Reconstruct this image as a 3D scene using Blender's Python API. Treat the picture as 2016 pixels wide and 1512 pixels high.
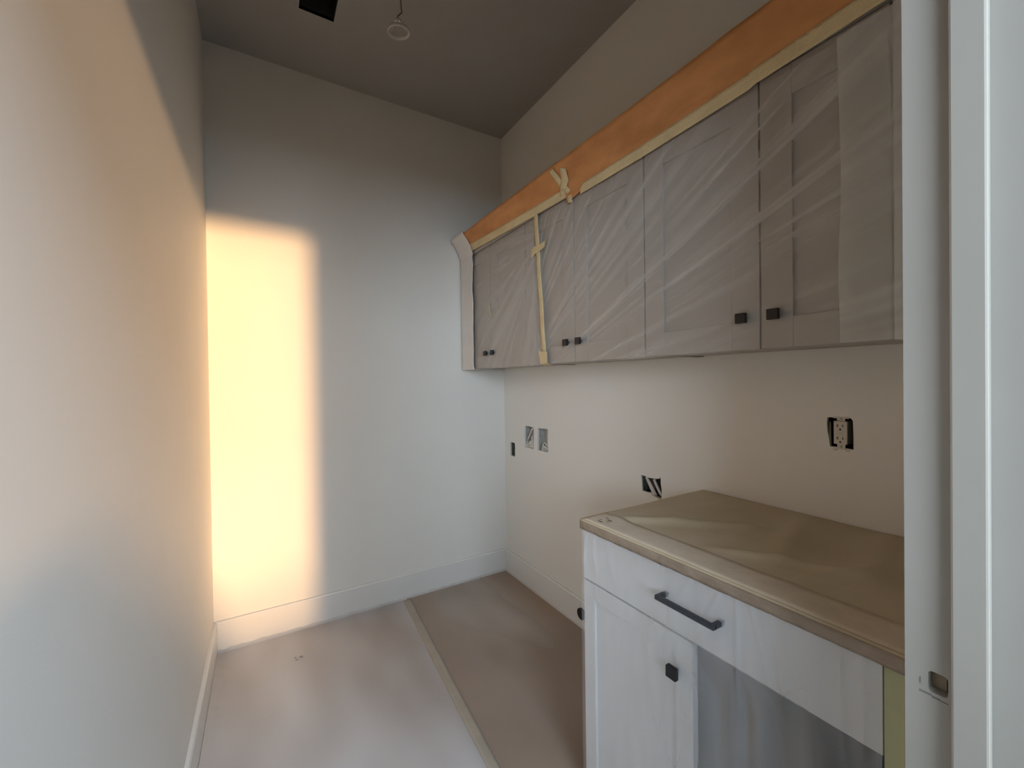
import bpy, bmesh, math, random
from mathutils import Vector, Matrix, noise

random.seed(7)
for o in list(bpy.data.objects):
    bpy.data.objects.remove(o)
scene = bpy.context.scene
COL = scene.collection

# ------------------------------------------------------------------ camera
F_PX, YAW, PITCH, ROLL, EYE = 814.07, 31.116, -0.48, -0.756, 1.3428
ya, pi_, ro = (math.radians(v) for v in (YAW, PITCH, ROLL))
fwd = Vector((math.sin(ya)*math.cos(pi_), math.cos(ya)*math.cos(pi_), math.sin(pi_)))
rt = fwd.cross(Vector((0, 0, 1))).normalized()
up = rt.cross(fwd)
r2 = rt*math.cos(ro) + up*math.sin(ro)
u2 = up*math.cos(ro) - rt*math.sin(ro)
cam_d = bpy.data.cameras.new('camera')
cam = bpy.data.objects.new('camera', cam_d)
COL.objects.link(cam)
M = Matrix.Identity(4)
for i in range(3):
    M[i][0], M[i][1], M[i][2] = r2[i], u2[i], -fwd[i]
M[2][3] = EYE
cam.matrix_world = M
cam_d.sensor_fit = 'HORIZONTAL'
cam_d.sensor_width = 36
cam_d.lens = F_PX/2016*36
cam_d.clip_start = 0.01
scene.camera = cam

# ------------------------------------------------------------------ light
world = bpy.data.worlds.new('sky')
scene.world = world
world.use_nodes = True
bg = world.node_tree.nodes['Background']
bg.inputs[0].default_value = (0.70, 0.84, 1.0, 1)
bg.inputs[1].default_value = 16.5

sun_d = bpy.data.lights.new('low_sun', 'SUN')
sun_d.energy = 5.2
sun_d.angle = math.radians(4.0)
sun_d.color = (1.0, 0.59, 0.28)
sun = bpy.data.objects.new('low_sun', sun_d)
COL.objects.link(sun)
SUN_DIR = Vector((-0.185, 1.0, 0.012)).normalized()
sun.rotation_euler = SUN_DIR.to_track_quat('-Z', 'Y').to_euler()
sun.location = (1.0, -3.5, 1.6)

# portals: guide sampling of the sky through the hall window and the added openings, give no light of their own
for nm, sx, sy, loc, rot in (('window_portal', 1.2, 2.2, (2.01, -8.99, 1.12), (math.radians(90), 0, 0)),
                             ('added_window_portal', 4.45, 1.88, (-2.35, -4.19, 2.0), (math.radians(90), 0, 0)),
                             ('added_roof_portal', 2.0, 2.05, (0.8, -1.475, 3.045), (0, 0, 0))):
    po_d = bpy.data.lights.new(nm, 'AREA')
    po_d.shape = 'RECTANGLE'
    po_d.size, po_d.size_y = sx, sy
    po_d.cycles.is_portal = True
    po = bpy.data.objects.new(nm, po_d)
    COL.objects.link(po)
    po.location = loc
    po.rotation_euler = rot

vs = scene.view_settings
scene.display_settings.display_device = 'sRGB'
vs.view_transform = 'Standard'
vs.look = 'None'
vs.exposure = -0.14
vs.gamma = 1.0
vs.use_curve_mapping = False
scene.cycles.max_bounces = 5
scene.cycles.diffuse_bounces = 4
scene.cycles.glossy_bounces = 2
scene.cycles.transmission_bounces = 2
scene.cycles.transparent_max_bounces = 6

# ------------------------------------------------------------------ dimensions
XL, XR, YB, H = -0.2274, 1.4682, 2.541, 3.048
YF, YO = 0.185, 0.058           # room side and outer side of the door wall
HB = 0.154                      # baseboard height
XJ, XJL, ZH = 0.68, -0.192, 2.122   # right jamb, left jamb, head height
HX0, HX1, HY = -4.9, 3.4, -4.2    # hall behind the photographer
WX0, WX1, WZ1 = 0.50, 1.70, 2.25  # opening to the passage
PX0, PX1, PY = 0.50, 2.75, -9.0   # added passage, unseen, narrows the sky round the sunny window at its end
SX0, SX1 = 1.40, 2.62
VX0, VX1, VZ0, VZ1 = -4.6, -0.1, 1.05, 2.95  # second window, unseen, added to light the right wall
KX0, KX1, KY0, KY1 = -0.2, 1.8, -2.5, -0.45   # roof light, unseen, added for blue sky light on floor and left wall
XU = 1.1566                     # upper cabinet door fronts
XD = 0.857                      # base cabinet door fronts


# ------------------------------------------------------------------ materials
def new_mat(name):
    m = bpy.data.materials.new(name)
    m.use_nodes = True
    nt = m.node_tree
    return m, nt, nt.nodes['Principled BSDF'], nt.nodes['Material Output']


def N(nt, typ, **kw):
    n = nt.nodes.new(typ)
    for k, v in kw.items():
        if k.startswith('_'):
            setattr(n, k[1:], v)
        else:
            n.inputs[k.replace('__', ' ')].default_value = v
    return n


def plain(name, col, rough=0.6, metal=0.0, var=0.0, vscale=6.0, bump=0.0, bscale=80.0, spec=0.5, stretch=(1, 1, 1), col2=None):
    m, nt, b, out = new_mat(name)
    b.inputs['Base Color'].default_value = (*col, 1)
    b.inputs['Roughness'].default_value = rough
    b.inputs['Metallic'].default_value = metal
    b.inputs['Specular IOR Level'].default_value = spec
    tc = N(nt, 'ShaderNodeTexCoord')
    mp = N(nt, 'ShaderNodeMapping', Scale=stretch)
    nt.links.new(tc.outputs['Object'], mp.inputs['Vector'])
    if var or col2:
        nz = N(nt, 'ShaderNodeTexNoise', Scale=vscale, Detail=4.0)
        nt.links.new(mp.outputs[0], nz.inputs['Vector'])
        mx = N(nt, 'ShaderNodeMix', _data_type='RGBA')
        a = col
        c2 = col2 or tuple(c*(1-var) for c in col)
        mx.inputs[6].default_value = (*a, 1)
        mx.inputs[7].default_value = (*c2, 1)
        rp = N(nt, 'ShaderNodeMapRange')
        rp.inputs[1].default_value, rp.inputs[2].default_value = 0.35, 0.65
        nt.links.new(nz.outputs['Fac'], rp.inputs[0])
        nt.links.new(rp.outputs[0], mx.inputs[0])
        nt.links.new(mx.outputs[2], b.inputs['Base Color'])
    if bump:
        nz2 = N(nt, 'ShaderNodeTexNoise', Scale=bscale, Detail=3.0)
        nt.links.new(mp.outputs[0], nz2.inputs['Vector'])
        bp = N(nt, 'ShaderNodeBump', Strength=bump, Distance=0.01)
        nt.links.new(nz2.outputs['Fac'], bp.inputs['Height'])
        nt.links.new(bp.outputs[0], b.inputs['Normal'])
    return m


def film(name, tint, alpha, avar, scale=3.0, stretch=(1, 1, 1), rough=0.3, spec=0.5, fan=None, bump=0.15, detail=2.0, lo=0.42, hi=0.75):
    """thin translucent plastic: clear where it lies flat, milky where it is gathered in creases"""
    m, nt, b, out = new_mat(name)
    b.inputs['Base Color'].default_value = (*tint, 1)
    b.inputs['Roughness'].default_value = rough
    b.inputs['Specular IOR Level'].default_value = spec
    tc = N(nt, 'ShaderNodeTexCoord')
    if fan:
        y0, z0, k, kr = fan
        sp = N(nt, 'ShaderNodeSeparateXYZ')
        nt.links.new(tc.outputs['Object'], sp.inputs[0])
        dy = N(nt, 'ShaderNodeMath', _operation='SUBTRACT'); dy.inputs[0].default_value = y0
        nt.links.new(sp.outputs['Y'], dy.inputs[1])
        dz = N(nt, 'ShaderNodeMath', _operation='SUBTRACT'); dz.inputs[1].default_value = z0
        nt.links.new(sp.outputs['Z'], dz.inputs[0])
        at = N(nt, 'ShaderNodeMath', _operation='ARCTAN2')
        nt.links.new(dz.outputs[0], at.inputs[0]); nt.links.new(dy.outputs[0], at.inputs[1])
        mk = N(nt, 'ShaderNodeMath', _operation='MULTIPLY'); mk.inputs[1].default_value = k
        nt.links.new(at.outputs[0], mk.inputs[0])
        mr = N(nt, 'ShaderNodeMath', _operation='MULTIPLY'); mr.inputs[1].default_value = kr
        nt.links.new(dy.outputs[0], mr.inputs[0])
        cb = N(nt, 'ShaderNodeCombineXYZ')
        nt.links.new(mk.outputs[0], cb.inputs[0]); nt.links.new(mr.outputs[0], cb.inputs[1])
        vec = cb.outputs[0]
    else:
        mp = N(nt, 'ShaderNodeMapping', Scale=stretch)
        nt.links.new(tc.outputs['Object'], mp.inputs['Vector'])
        vec = mp.outputs[0]
    nz = N(nt, 'ShaderNodeTexNoise', Scale=scale, Detail=detail, Roughness=0.55)
    nt.links.new(vec, nz.inputs['Vector'])
    rp = N(nt, 'ShaderNodeMapRange')
    rp.inputs[1].default_value, rp.inputs[2].default_value = lo, hi
    rp.inputs[3].default_value, rp.inputs[4].default_value = alpha, min(1, alpha+avar)
    nt.links.new(nz.outputs['Fac'], rp.inputs[0])
    tr = N(nt, 'ShaderNodeBsdfTransparent')
    mx = N(nt, 'ShaderNodeMixShader')
    nt.links.new(rp.outputs[0], mx.inputs[0])
    nt.links.new(tr.outputs[0], mx.inputs[1])
    nt.links.new(b.outputs[0], mx.inputs[2])
    nt.links.new(mx.outputs[0], out.inputs['Surface'])
    if bump:
        bp = N(nt, 'ShaderNodeBump', Strength=bump, Distance=0.01)
        nt.links.new(nz.outputs['Fac'], bp.inputs['Height'])
        nt.links.new(bp.outputs[0], b.inputs['Normal'])
    return m


WALLC = (0.82, 0.805, 0.75)
M_WALL = plain('wall_paint', WALLC, 0.55, var=0.02, vscale=2.5, bump=0.03, bscale=160, spec=0.3)
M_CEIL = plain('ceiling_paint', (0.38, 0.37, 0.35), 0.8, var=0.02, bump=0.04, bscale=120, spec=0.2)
M_TRIM = plain('trim_enamel', (0.78, 0.775, 0.74), 0.32, var=0.02, vscale=4)
M_JAMB = plain('darkened_frame_paint', (0.42, 0.395, 0.345), 0.38, var=0.03, vscale=4)  # white frame coloured darker to offset the added window's light on it
M_PLASTER = plain('raw_plasterboard_edge', (0.45, 0.43, 0.38), 0.9, var=0.3, vscale=40)
M_FLOOR = plain('brown_floor_paper', (0.33, 0.215, 0.13), 0.7, col2=(0.25, 0.16, 0.095), vscale=1.7, bump=0.1, bscale=30)
M_HALLW = plain('hall_wall_paint', (0.22, 0.215, 0.21), 0.7, var=0.04)
M_HALL = plain('hall_floor_paper', (0.07, 0.055, 0.045), 0.7, var=0.2, vscale=2)
M_CAB = plain('greige_cabinet_paint', (0.38, 0.345, 0.305), 0.45, var=0.02, vscale=3)
M_CABB = plain('white_cabinet_paint', (0.66, 0.66, 0.65), 0.45, var=0.02, vscale=3)
M_INNER = plain('shaded_cabinet_interior', (0.045, 0.05, 0.058), 0.6, var=0.2, vscale=5)  # inside coloured near black, the cupboard's shade put into the paint
M_BLACK = plain('matte_black_metal', (0.018, 0.018, 0.02), 0.4, metal=0.3)
M_HANDLE = plain('dark_pewter_pull', (0.05, 0.058, 0.07), 0.4, metal=0.4, bump=0.3, bscale=250)
M_ORANGE = plain('orange_masking_paper', (0.64, 0.30, 0.11), 0.75, col2=(0.50, 0.22, 0.075), vscale=2.2, stretch=(1, 3, 8), bump=0.25, bscale=9)
M_TAPE = plain('cream_masking_tape', (0.72, 0.59, 0.34), 0.75, var=0.12, vscale=14, bump=0.4, bscale=120)
M_FTAPE = plain('floor_masking_tape', (0.43, 0.385, 0.31), 0.75, var=0.12, vscale=9)
M_WRAP = plain('white_plastic_wrap', (0.74, 0.71, 0.66), 0.45, var=0.05, vscale=10, bump=0.5, bscale=14)
M_KRAFT = plain('kraft_counter_paper', (0.64, 0.54, 0.38), 0.6, col2=(0.58, 0.475, 0.315), vscale=3, bump=0.35, bscale=10, stretch=(1, 2.2, 1))
M_KTAPE = plain('tan_paper_tape', (0.72, 0.61, 0.46), 0.65, var=0.1, vscale=14, bump=0.2, bscale=25)
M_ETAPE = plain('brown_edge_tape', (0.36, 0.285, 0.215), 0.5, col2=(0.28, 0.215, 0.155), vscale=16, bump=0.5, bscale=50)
M_STONE = plain('pale_quartz', (0.6, 0.58, 0.55), 0.3, var=0.1, vscale=30)
M_YELLOW = plain('pale_yellow_masking_film', (0.47, 0.47, 0.27), 0.6, var=0.12, vscale=8, bump=0.2, bscale=12)
M_STEEL = plain('galvanised_box_steel', (0.50, 0.48, 0.43), 0.6, metal=0.0, var=0.3, vscale=30)
M_DARKBOX = plain('dark_plastic_box', (0.03, 0.03, 0.03), 0.6, var=0.4, vscale=25)
M_GREYBOX = plain('grey_green_box_side', (0.13, 0.13, 0.10), 0.7, var=0.4, vscale=60)
M_CABLE = plain('white_cable_jacket', (0.72, 0.68, 0.62), 0.5, var=0.12, vscale=40)
M_CRUMP = plain('crumpled_white_film', (0.66, 0.64, 0.57), 0.5, var=0.25, vscale=60, bump=0.8, bscale=60)
M_IVORY = plain('ivory_receptacle', (0.62, 0.58, 0.50), 0.4, var=0.03)
M_SLOT = plain('slot_black', (0.01, 0.01, 0.01), 0.7)
M_GREYSIDE = plain('receptacle_body_grey', (0.20, 0.21, 0.17), 0.6)
M_DUCT = plain('black_duct_liner', (0.045, 0.048, 0.046), 0.7, var=0.3, vscale=12)
M_LAMPW = plain('white_lampholder', (0.68, 0.66, 0.62), 0.4)
M_WIRE = plain('grey_lamp_wire', (0.10, 0.095, 0.085), 0.6)
M_WOOD = plain('raw_pine_core', (0.48, 0.37, 0.25), 0.7, col2=(0.40, 0.29, 0.18), vscale=20, stretch=(8, 1, 1))
M_SCUFF = plain('pencil_grey', (0.22, 0.21, 0.20), 0.9)
M_INK = plain('faded_brown_ink', (0.12, 0.09, 0.06), 0.9)

F_UPL = film('clear_film_left', (0.80, 0.78, 0.74), 0.24, 0.18, scale=1.0, fan=(1.58, 2.05, 5.0, 1.5), bump=0.25)
F_UPR = film('clear_film_right', (0.80, 0.77, 0.72), 0.10, 0.46, scale=1.0, fan=(2.05, 1.16, 26.0, 0.8), bump=0.4, rough=0.33, detail=4.0, lo=0.46, hi=0.76)
F_FLAP = film('milky_film_flap', (0.74, 0.75, 0.70), 0.36, 0.22, scale=1.0, fan=(2.05, 1.16, 17.0, 0.7), bump=0.3, rough=0.4, detail=3.0, lo=0.45)
F_BASE = film('milky_film_base', (0.82, 0.83, 0.84), 0.07, 0.40, scale=1.6, stretch=(1, 4.0, 0.6), bump=0.2, rough=0.3, detail=2.5, lo=0.25, hi=0.75)
F_FLOOR = film('whitened_film_floor', (0.86, 0.88, 0.90), 0.28, 0.50, scale=1.3, stretch=(1.5, 0.55, 1), rough=0.42, bump=0.4, lo=0.28, hi=0.72)  # milky film, whitened on this side to carry the sky light
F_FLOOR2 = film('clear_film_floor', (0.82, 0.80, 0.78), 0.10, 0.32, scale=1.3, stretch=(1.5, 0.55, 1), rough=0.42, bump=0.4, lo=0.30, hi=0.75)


# ------------------------------------------------------------------ mesh helpers
class MB:
    def __init__(self):
        self.v, self.f = [], []

    def quad(self, a, b, c, d):
        n = len(self.v)
        self.v += [Vector(a), Vector(b), Vector(c), Vector(d)]
        self.f.append((n, n+1, n+2, n+3))
        return self

    def box(self, x0, x1, y0, y1, z0, z1):
        n = len(self.v)
        self.v += [Vector((x, y, z)) for z in (z0, z1) for y in (y0, y1) for x in (x0, x1)]
        for q in ((0, 2, 3, 1), (4, 5, 7, 6), (0, 1, 5, 4), (2, 6, 7, 3), (0, 4, 6, 2), (1, 3, 7, 5)):
            self.f.append(tuple(n+i for i in q))
        return self

    def tube(self, pts, r, n=10, flat=1.0, cap=True):
        pts = [Vector(p) for p in pts]
        rings = []
        side = None
        for i, p in enumerate(pts):
            t = (pts[min(i+1, len(pts)-1)] - pts[max(i-1, 0)]).normalized()
            if side is None:
                side = t.cross(Vector((0, 0, 1)))
                if side.length < 0.1:
                    side = t.cross(Vector((1, 0, 0)))
            side = (side - t*side.dot(t)).normalized()
            bi = t.cross(side)
            rr = r[i] if isinstance(r, (list, tuple)) else r
            s = len(self.v)
            for k in range(n):
                a = 2*math.pi*k/n
                self.v.append(p + side*rr*math.cos(a) + bi*rr*flat*math.sin(a))
            rings.append(s)
        for a, b in zip(rings, rings[1:]):
            for k in range(n):
                self.f.append((a+k, a+(k+1) % n, b+(k+1) % n, b+k))
        if cap:
            self.f.append(tuple(rings[0]+k for k in range(n))[::-1])
            self.f.append(tuple(rings[-1]+k for k in range(n)))
        return self

    def lathe(self, prof, origin, axis=(0, 0, 1), n=32):
        ax = Vector(axis).normalized()
        s = ax.cross(Vector((1, 0, 0)))
        if s.length < 0.1:
            s = ax.cross(Vector((0, 1, 0)))
        s.normalize()
        t = ax.cross(s)
        o = Vector(origin)
        rings = []
        for (r, h) in prof:
            k0 = len(self.v)
            for k in range(n):
                a = 2*math.pi*k/n
                self.v.append(o + ax*h + (s*math.cos(a) + t*math.sin(a))*max(r, 1e-4))
            rings.append(k0)
        for a, b in zip(rings, rings[1:]):
            for k in range(n):
                self.f.append((a+k, a+(k+1) % n, b+(k+1) % n, b+k))
        return self

    def grid(self, fn, nu, nv, keep=None):
        """fn(u,v)->point, u,v in 0..1"""
        idx = {}
        for j in range(nv+1):
            for i in range(nu+1):
                idx[i, j] = len(self.v)
                self.v.append(Vector(fn(i/nu, j/nv)))
        for j in range(nv):
            for i in range(nu):
                if keep is None or keep((i+.5)/nu, (j+.5)/nv):
                    self.f.append((idx[i, j], idx[i+1, j], idx[i+1, j+1], idx[i, j+1]))
        return self

    def build(self, name, mat, parent=None, smooth=False, bevel=0.0, solid=0.0, base=None):
        """base: world location of the object's origin"""
        off = Vector((0, 0, 0))
        p = parent
        while p is not None:
            off += p.location
            p = p.parent
        loc = Vector((0, 0, 0))
        if base is not None:
            loc = Vector(base) - off
        tot = off + loc
        me = bpy.data.meshes.new(name)
        me.from_pydata([tuple(v - tot) for v in self.v], [], self.f)
        bm = bmesh.new(); bm.from_mesh(me)
        bmesh.ops.recalc_face_normals(bm, faces=bm.faces)
        bm.to_mesh(me); bm.free()
        if smooth:
            for pl in me.polygons:
                pl.use_smooth = True
        me.materials.append(mat)
        o = bpy.data.objects.new(name, me)
        COL.objects.link(o)
        o.location = loc
        if parent is not None:
            o.parent = parent
        if bevel:
            md = o.modifiers.new('bevel', 'BEVEL')
            md.width = bevel; md.segments = 2; md.limit_method = 'ANGLE'
        if solid:
            md = o.modifiers.new('thickness', 'SOLIDIFY')
            md.thickness = solid; md.offset = 0
        return o


def thing(name, label, cat, loc, group=None):
    o = bpy.data.objects.new(name, None)
    o.empty_display_size = 0.05
    COL.objects.link(o)
    o.location = loc
    tag(o, label, cat, group)
    return o


def tag(o, label, cat, group=None, kind=None):
    o['label'] = label
    o['category'] = cat
    if group:
        o['group'] = group
    if kind:
        o['kind'] = kind
    return o


def struct(o, label, cat='wall'):
    o['kind'] = 'structure'
    o['label'] = label
    o['category'] = cat
    return o


def panel_with_holes(name, mat, outer, holes, to3d, depth, parent=None):
    """flat sheet with polygon holes; holes get side walls of the given depth vector"""
    bm = bmesh.new()
    edges = []
    for poly in [outer]+holes:
        vs_ = [bm.verts.new(to3d(*p)) for p in poly]
        for a, b in zip(vs_, vs_[1:]+vs_[:1]):
            edges.append(bm.edges.new((a, b)))
    bmesh.ops.triangle_fill(bm, use_beauty=True, use_dissolve=False, edges=edges)
    dv = Vector(depth)
    for poly in [outer]+holes:
        for i in range(len(poly)):
            a, b = Vector(to3d(*poly[i])), Vector(to3d(*poly[(i+1) % len(poly)]))
            q = [bm.verts.new(p) for p in (a, b, b+dv, a+dv)]
            bm.faces.new(q)
    me = bpy.data.meshes.new(name)
    bm.to_mesh(me); bm.free()
    me.materials.append(mat)
    o = bpy.data.objects.new(name, me)
    COL.objects.link(o)
    if parent:
        o.parent = parent
    return o


def fbm(x, y, z=0.0):
    return noise.fractal(Vector((x, y, z)), 1.0, 2.0, 3)


# ------------------------------------------------------------------ the setting
struct(MB().box(XL-0.1, XR+0.1, YO, YB+0.1, -0.08, 0.0).build('floor', M_FLOOR), 'brown paper covered floor of the laundry room', 'floor')
struct(MB().box(HX0, HX1, HY, YO-0.001, -0.10, -0.004).build('floor_hall', M_HALL), 'papered floor of the hall outside the doorway', 'floor')

hole_duct = [(0.168, 1.84), (0.315, 1.84), (0.315, 2.11), (0.168, 2.11)]
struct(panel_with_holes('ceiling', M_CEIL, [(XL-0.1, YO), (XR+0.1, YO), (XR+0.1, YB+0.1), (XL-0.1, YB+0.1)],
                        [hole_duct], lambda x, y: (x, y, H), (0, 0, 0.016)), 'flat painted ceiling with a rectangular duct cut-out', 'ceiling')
struct(MB().box(XL-0.1, XR+0.1, YO, YB+0.1, H+0.30, H+0.34).build('ceiling_roof_deck', M_DUCT), 'dark deck above the ceiling boards', 'ceiling')
struct(MB().box(XL-0.1, XL, YO, YB+0.1, 0, H+0.30).build('wall_left', M_WALL), 'pale grey left wall with low sunlight raking across it', 'wall')
struct(MB().box(XL, XR, YB, YB+0.1, 0, H+0.30).build('wall_back', M_WALL), 'pale grey end wall with a tall patch of warm sunlight', 'wall')


def ragged(y0, y1, z0, z1, n=5, amp=0.002, seed=0, drop=None):
    rnd = random.Random(seed)
    pts = []
    c = [(y0, z0), (y1, z0), (y1, z1), (y0, z1)]
    for i in range(4):
        a, b = c[i], c[(i+1) % 4]
        for k in range(n):
            t = k/n
            pts.append((a[0]+(b[0]-a[0])*t+rnd.uniform(-amp, amp), a[1]+(b[1]-a[1])*t+rnd.uniform(-amp, amp)))
    return pts


H1 = ragged(2.405, 2.470, 0.823, 0.916, 3, 0.0008, 1)
H2 = ragged(2.175, 2.284, 0.906, 1.045, 5, 0.0015, 2)
H3 = ragged(2.022, 2.132, 0.906, 1.045, 5, 0.0015, 3)
# the receptacle opening for the dryer: its lower edge is broken out towards the counter
H4 = [(1.196, 0.816), (1.225, 0.822), (1.246, 0.828), (1.250, 0.838), (1.262, 0.835), (1.285, 0.834), (1.300, 0.836), (1.302, 0.860),
      (1.304, 0.885), (1.308, 0.906), (1.285, 0.905), (1.270, 0.901), (1.240, 0.903), (1.218, 0.905), (1.206, 0.909), (1.205, 0.916),
      (1.199, 0.914), (1.198, 0.885), (1.194, 0.860), (1.195, 0.835)]
H5 = [(0.516, 1.128), (0.545, 1.130), (0.574, 1.131), (0.577, 1.16), (0.580, 1.172), (0.582, 1.20), (0.580, 1.219), (0.55, 1.2195), (0.522, 1.2195), (0.517, 1.212), (0.516, 1.17)]
wr = panel_with_holes('wall_right', M_WALL, [(YO, 0), (YB+0.1, 0), (YB+0.1, H+0.30), (YO, H+0.30)], [H1, H2, H3, H4, H5],
                      lambda y, z: (XR, y, z), (0.012, 0, 0))
struct(wr, 'warm white right wall behind the cabinets with open electrical boxes', 'wall')
struct(MB().box(XR+0.095, XR+0.12, YO, YB+0.1, 0, H+0.30).build('wall_right_backing', M_DUCT), 'dark backing inside the stud wall on the right', 'wall')

w = MB()
w.box(XJ+0.02, XR+0.12, YO, YF, 0, H+0.30)
w.box(XL-0.1, XJL-0.02, YO, YF, 0, H+0.30)
w.box(XJL-0.02, XJ+0.02, YO, YF, ZH+0.02, H+0.30)
struct(w.build('wall_front', M_WALL), 'door wall with the opening the photograph looks through', 'wall')

# unseen hall; its roof light and second window are added to light the room
struct(MB().box(HX0-0.1, HX0, HY, YO, -0.004, H).build('wall_hall_left', M_HALLW), 'left wall of the hall behind the photographer', 'wall')
struct(MB().box(HX1, HX1+0.1, HY, YO, -0.004, H).build('wall_hall_right', M_HALLW), 'right wall of the hall behind the photographer', 'wall')
w = MB()
w.box(HX0-0.1, HX1+0.1, HY-0.1, KY0, H, H+0.1)
w.box(HX0-0.1, HX1+0.1, KY1, YO, H, H+0.1)
w.box(HX0-0.1, KX0, KY0, KY1, H, H+0.1)
w.box(KX1, HX1+0.1, KY0, KY1, H, H+0.1)
struct(w.build('ceiling_hall', M_HALLW), 'hall ceiling with an added roof light behind the photographer', 'ceiling')
w = MB()
w.box(HX0-0.1, VX0, HY-0.1, HY, -0.004, H)
w.box(VX1, WX0, HY-0.1, HY, -0.004, H)
w.box(VX0, VX1, HY-0.1, HY, VZ1, H)
w.box(VX0, VX1, HY-0.1, HY, -0.004, VZ0)
w.box(WX1, HX1+0.1, HY-0.1, HY, -0.004, H)
w.box(WX0, WX1, HY-0.1, HY, WZ1, H)
struct(w.build('wall_hall_window', M_HALLW), 'hall wall holding the added second window behind the photographer', 'wall')
w = MB()
w.box(HX0-0.1, XL-0.1, YO, YF, 0, H)
w.box(XR+0.12, HX1+0.1, YO, YF, 0, H)
struct(w.build('wall_hall_door', M_HALLW), 'hall side of the door wall beyond the laundry room', 'wall')
w = MB()
w.box(PX0-0.1, PX0, PY-0.1, HY-0.1, -0.1, WZ1+0.3)
w.box(PX1, PX1+0.1, PY-0.1, HY-0.1, -0.1, WZ1+0.3)
w.box(PX0, SX0, PY-0.1, PY, -0.1, WZ1+0.3)
w.box(SX1, PX1, PY-0.1, PY, -0.1, WZ1+0.3)
w.box(SX0, SX1, PY-0.1, PY, WZ1, WZ1+0.3)
w.box(PX0-0.1, PX1+0.1, PY-0.1, HY-0.1, WZ1+0.3, WZ1+0.4)
struct(w.build('wall_added_passage', M_HALLW), 'walls of an added passage that narrows the sky round the sunny window', 'wall')
struct(MB().box(PX0-0.1, PX1+0.1, PY-0.1, HY-0.001, -0.20, -0.06).build('floor_added_passage', M_HALL), 'floor of the added passage behind the photographer', 'floor')
# unseen sloped blocker, added to shade the foot of the laundry's left wall
m = MB()
poly = [(-0.40, 0.0), (0.40, 0.0), (0.20, 0.62), (0.03, 1.12), (-0.40, 1.12)]
for yy in (-0.62, -0.50):
    m.f.append(tuple(range(len(m.v), len(m.v)+5))); m.v += [Vector((x, yy, z)) for x, z in poly]
for (a_, b_) in zip(poly, poly[1:]+poly[:1]):
    m.quad((a_[0], -0.62, a_[1]), (b_[0], -0.62, b_[1]), (b_[0], -0.50, b_[1]), (a_[0], -0.50, a_[1]))
struct(m.build('wall_hall_blocker', M_HALLW), 'unseen sloped blocker added behind the photographer to shade the left wall', 'wall')
for nm, a_, b_, yw_, zb_, zt_, lab in (('window_1', SX0, SX1, PY-0.05, 0.0, WZ1, 'tall white framed hall window the low sun shines through'),
                        ('window_added', VX0, VX1, HY-0.05, VZ0, VZ1, 'wide added hall window lighting the right wall, behind and left of the photographer')):
    win = bpy.data.objects.new(nm, None)
    COL.objects.link(win)
    win.location = ((a_+b_)/2, yw_, zb_)
    struct(win, lab, 'window')
    for bx in ((a_, a_+0.05, zb_, zt_), (b_-0.05, b_, zb_, zt_), (a_+0.05, b_-0.05, zt_-0.05, zt_)):
        MB().box(bx[0], bx[1], yw_-0.03, yw_+0.03, bx[2], bx[3]).build('window_frame', M_TRIM, win)

# baseboards: a square-edged board with a thin eased cap
def baseboard(name, label, pa, pb, inward):
    a, b, i = Vector(pa), Vector(pb), Vector(inward)
    prof = [(0.0, 0.0), (0.015, 0.0), (0.015, HB-0.006), (0.011, HB), (0.0, HB)]
    m = MB()
    ra = [a + i*t + Vector((0, 0, z)) for t, z in prof]
    rb = [b + i*t + Vector((0, 0, z)) for t, z in prof]
    for k in range(len(prof)-1):
        m.quad(ra[k], ra[k+1], rb[k+1], rb[k])
    m.f.append(tuple(range(len(m.v), len(m.v)+5))); m.v += ra
    m.f.append(tuple(range(len(m.v), len(m.v)+5))); m.v += rb
    struct(m.build(name, M_TRIM), label, 'baseboard')


baseboard('baseboard_back', 'white baseboard along the end wall', (XL+0.0005, YB-0.0005, 0), (XR-0.0005, YB-0.0005, 0), (0, -1, 0))
baseboard('baseboard_left', 'white baseboard along the left wall', (XL+0.0005, YF, 0), (XL+0.0005, YB-0.016, 0), (1, 0, 0))
baseboard('baseboard_right', 'white baseboard along the right wall', (XR-0.0005, 1.0, 0), (XR-0.0005, YB-0.016, 0), (-1, 0, 0))

# door frame: jambs, stops, strike mortise
fr = bpy.data.objects.new('door_1', None)
COL.objects.link(fr)
fr.location = (XJ, YO, 0)
struct(fr, 'white painted door frame with an empty strike mortise, door not hung', 'door frame')
mort = []
yc, zc_, hw, hh, rr = 0.1585, 0.976, 0.0085, 0.0125, 0.004
for cx, cz, a0 in ((1, -1, -90), (1, 1, 0), (-1, 1, 90), (-1, -1, 180)):
    for k in range(5):
        a = math.radians(a0 + 22.5*k)
        mort.append((yc + cx*(hw-rr) + rr*math.cos(a), zc_ + cz*(hh-rr) + rr*math.sin(a)))
jr = panel_with_holes('jamb', M_JAMB, [(YO-0.012, 0), (YF+0.003, 0), (YF+0.003, ZH), (YO-0.012, ZH)], [mort],
                      lambda y, z: (0, y-YO, z), (0.020, 0, 0), fr)
mo = MB()
mo.box(XJ+0.016, XJ+0.020, yc-0.011, yc+0.011, zc_-0.016, zc_+0.016)
mo.build('latch_mortise', M_WOOD, fr)['label'] = 'raw wood bottom of the latch hole'
mo = MB()
mo.box(XJ+0.0135, XJ+0.0158, yc-hw, yc-hw+0.004, zc_-hh, zc_+hh)
mo.build('latch_mortise_shadow_gap', M_SLOT, fr)['label'] = 'black strip for the shadow inside the mortise'  # black strip drawn in for the mortise's inner shadow
MB().box(XJL-0.02, XJL, YO-0.012, YF+0.003, 0, ZH).build('jamb', M_JAMB, fr, bevel=0.001)
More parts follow.
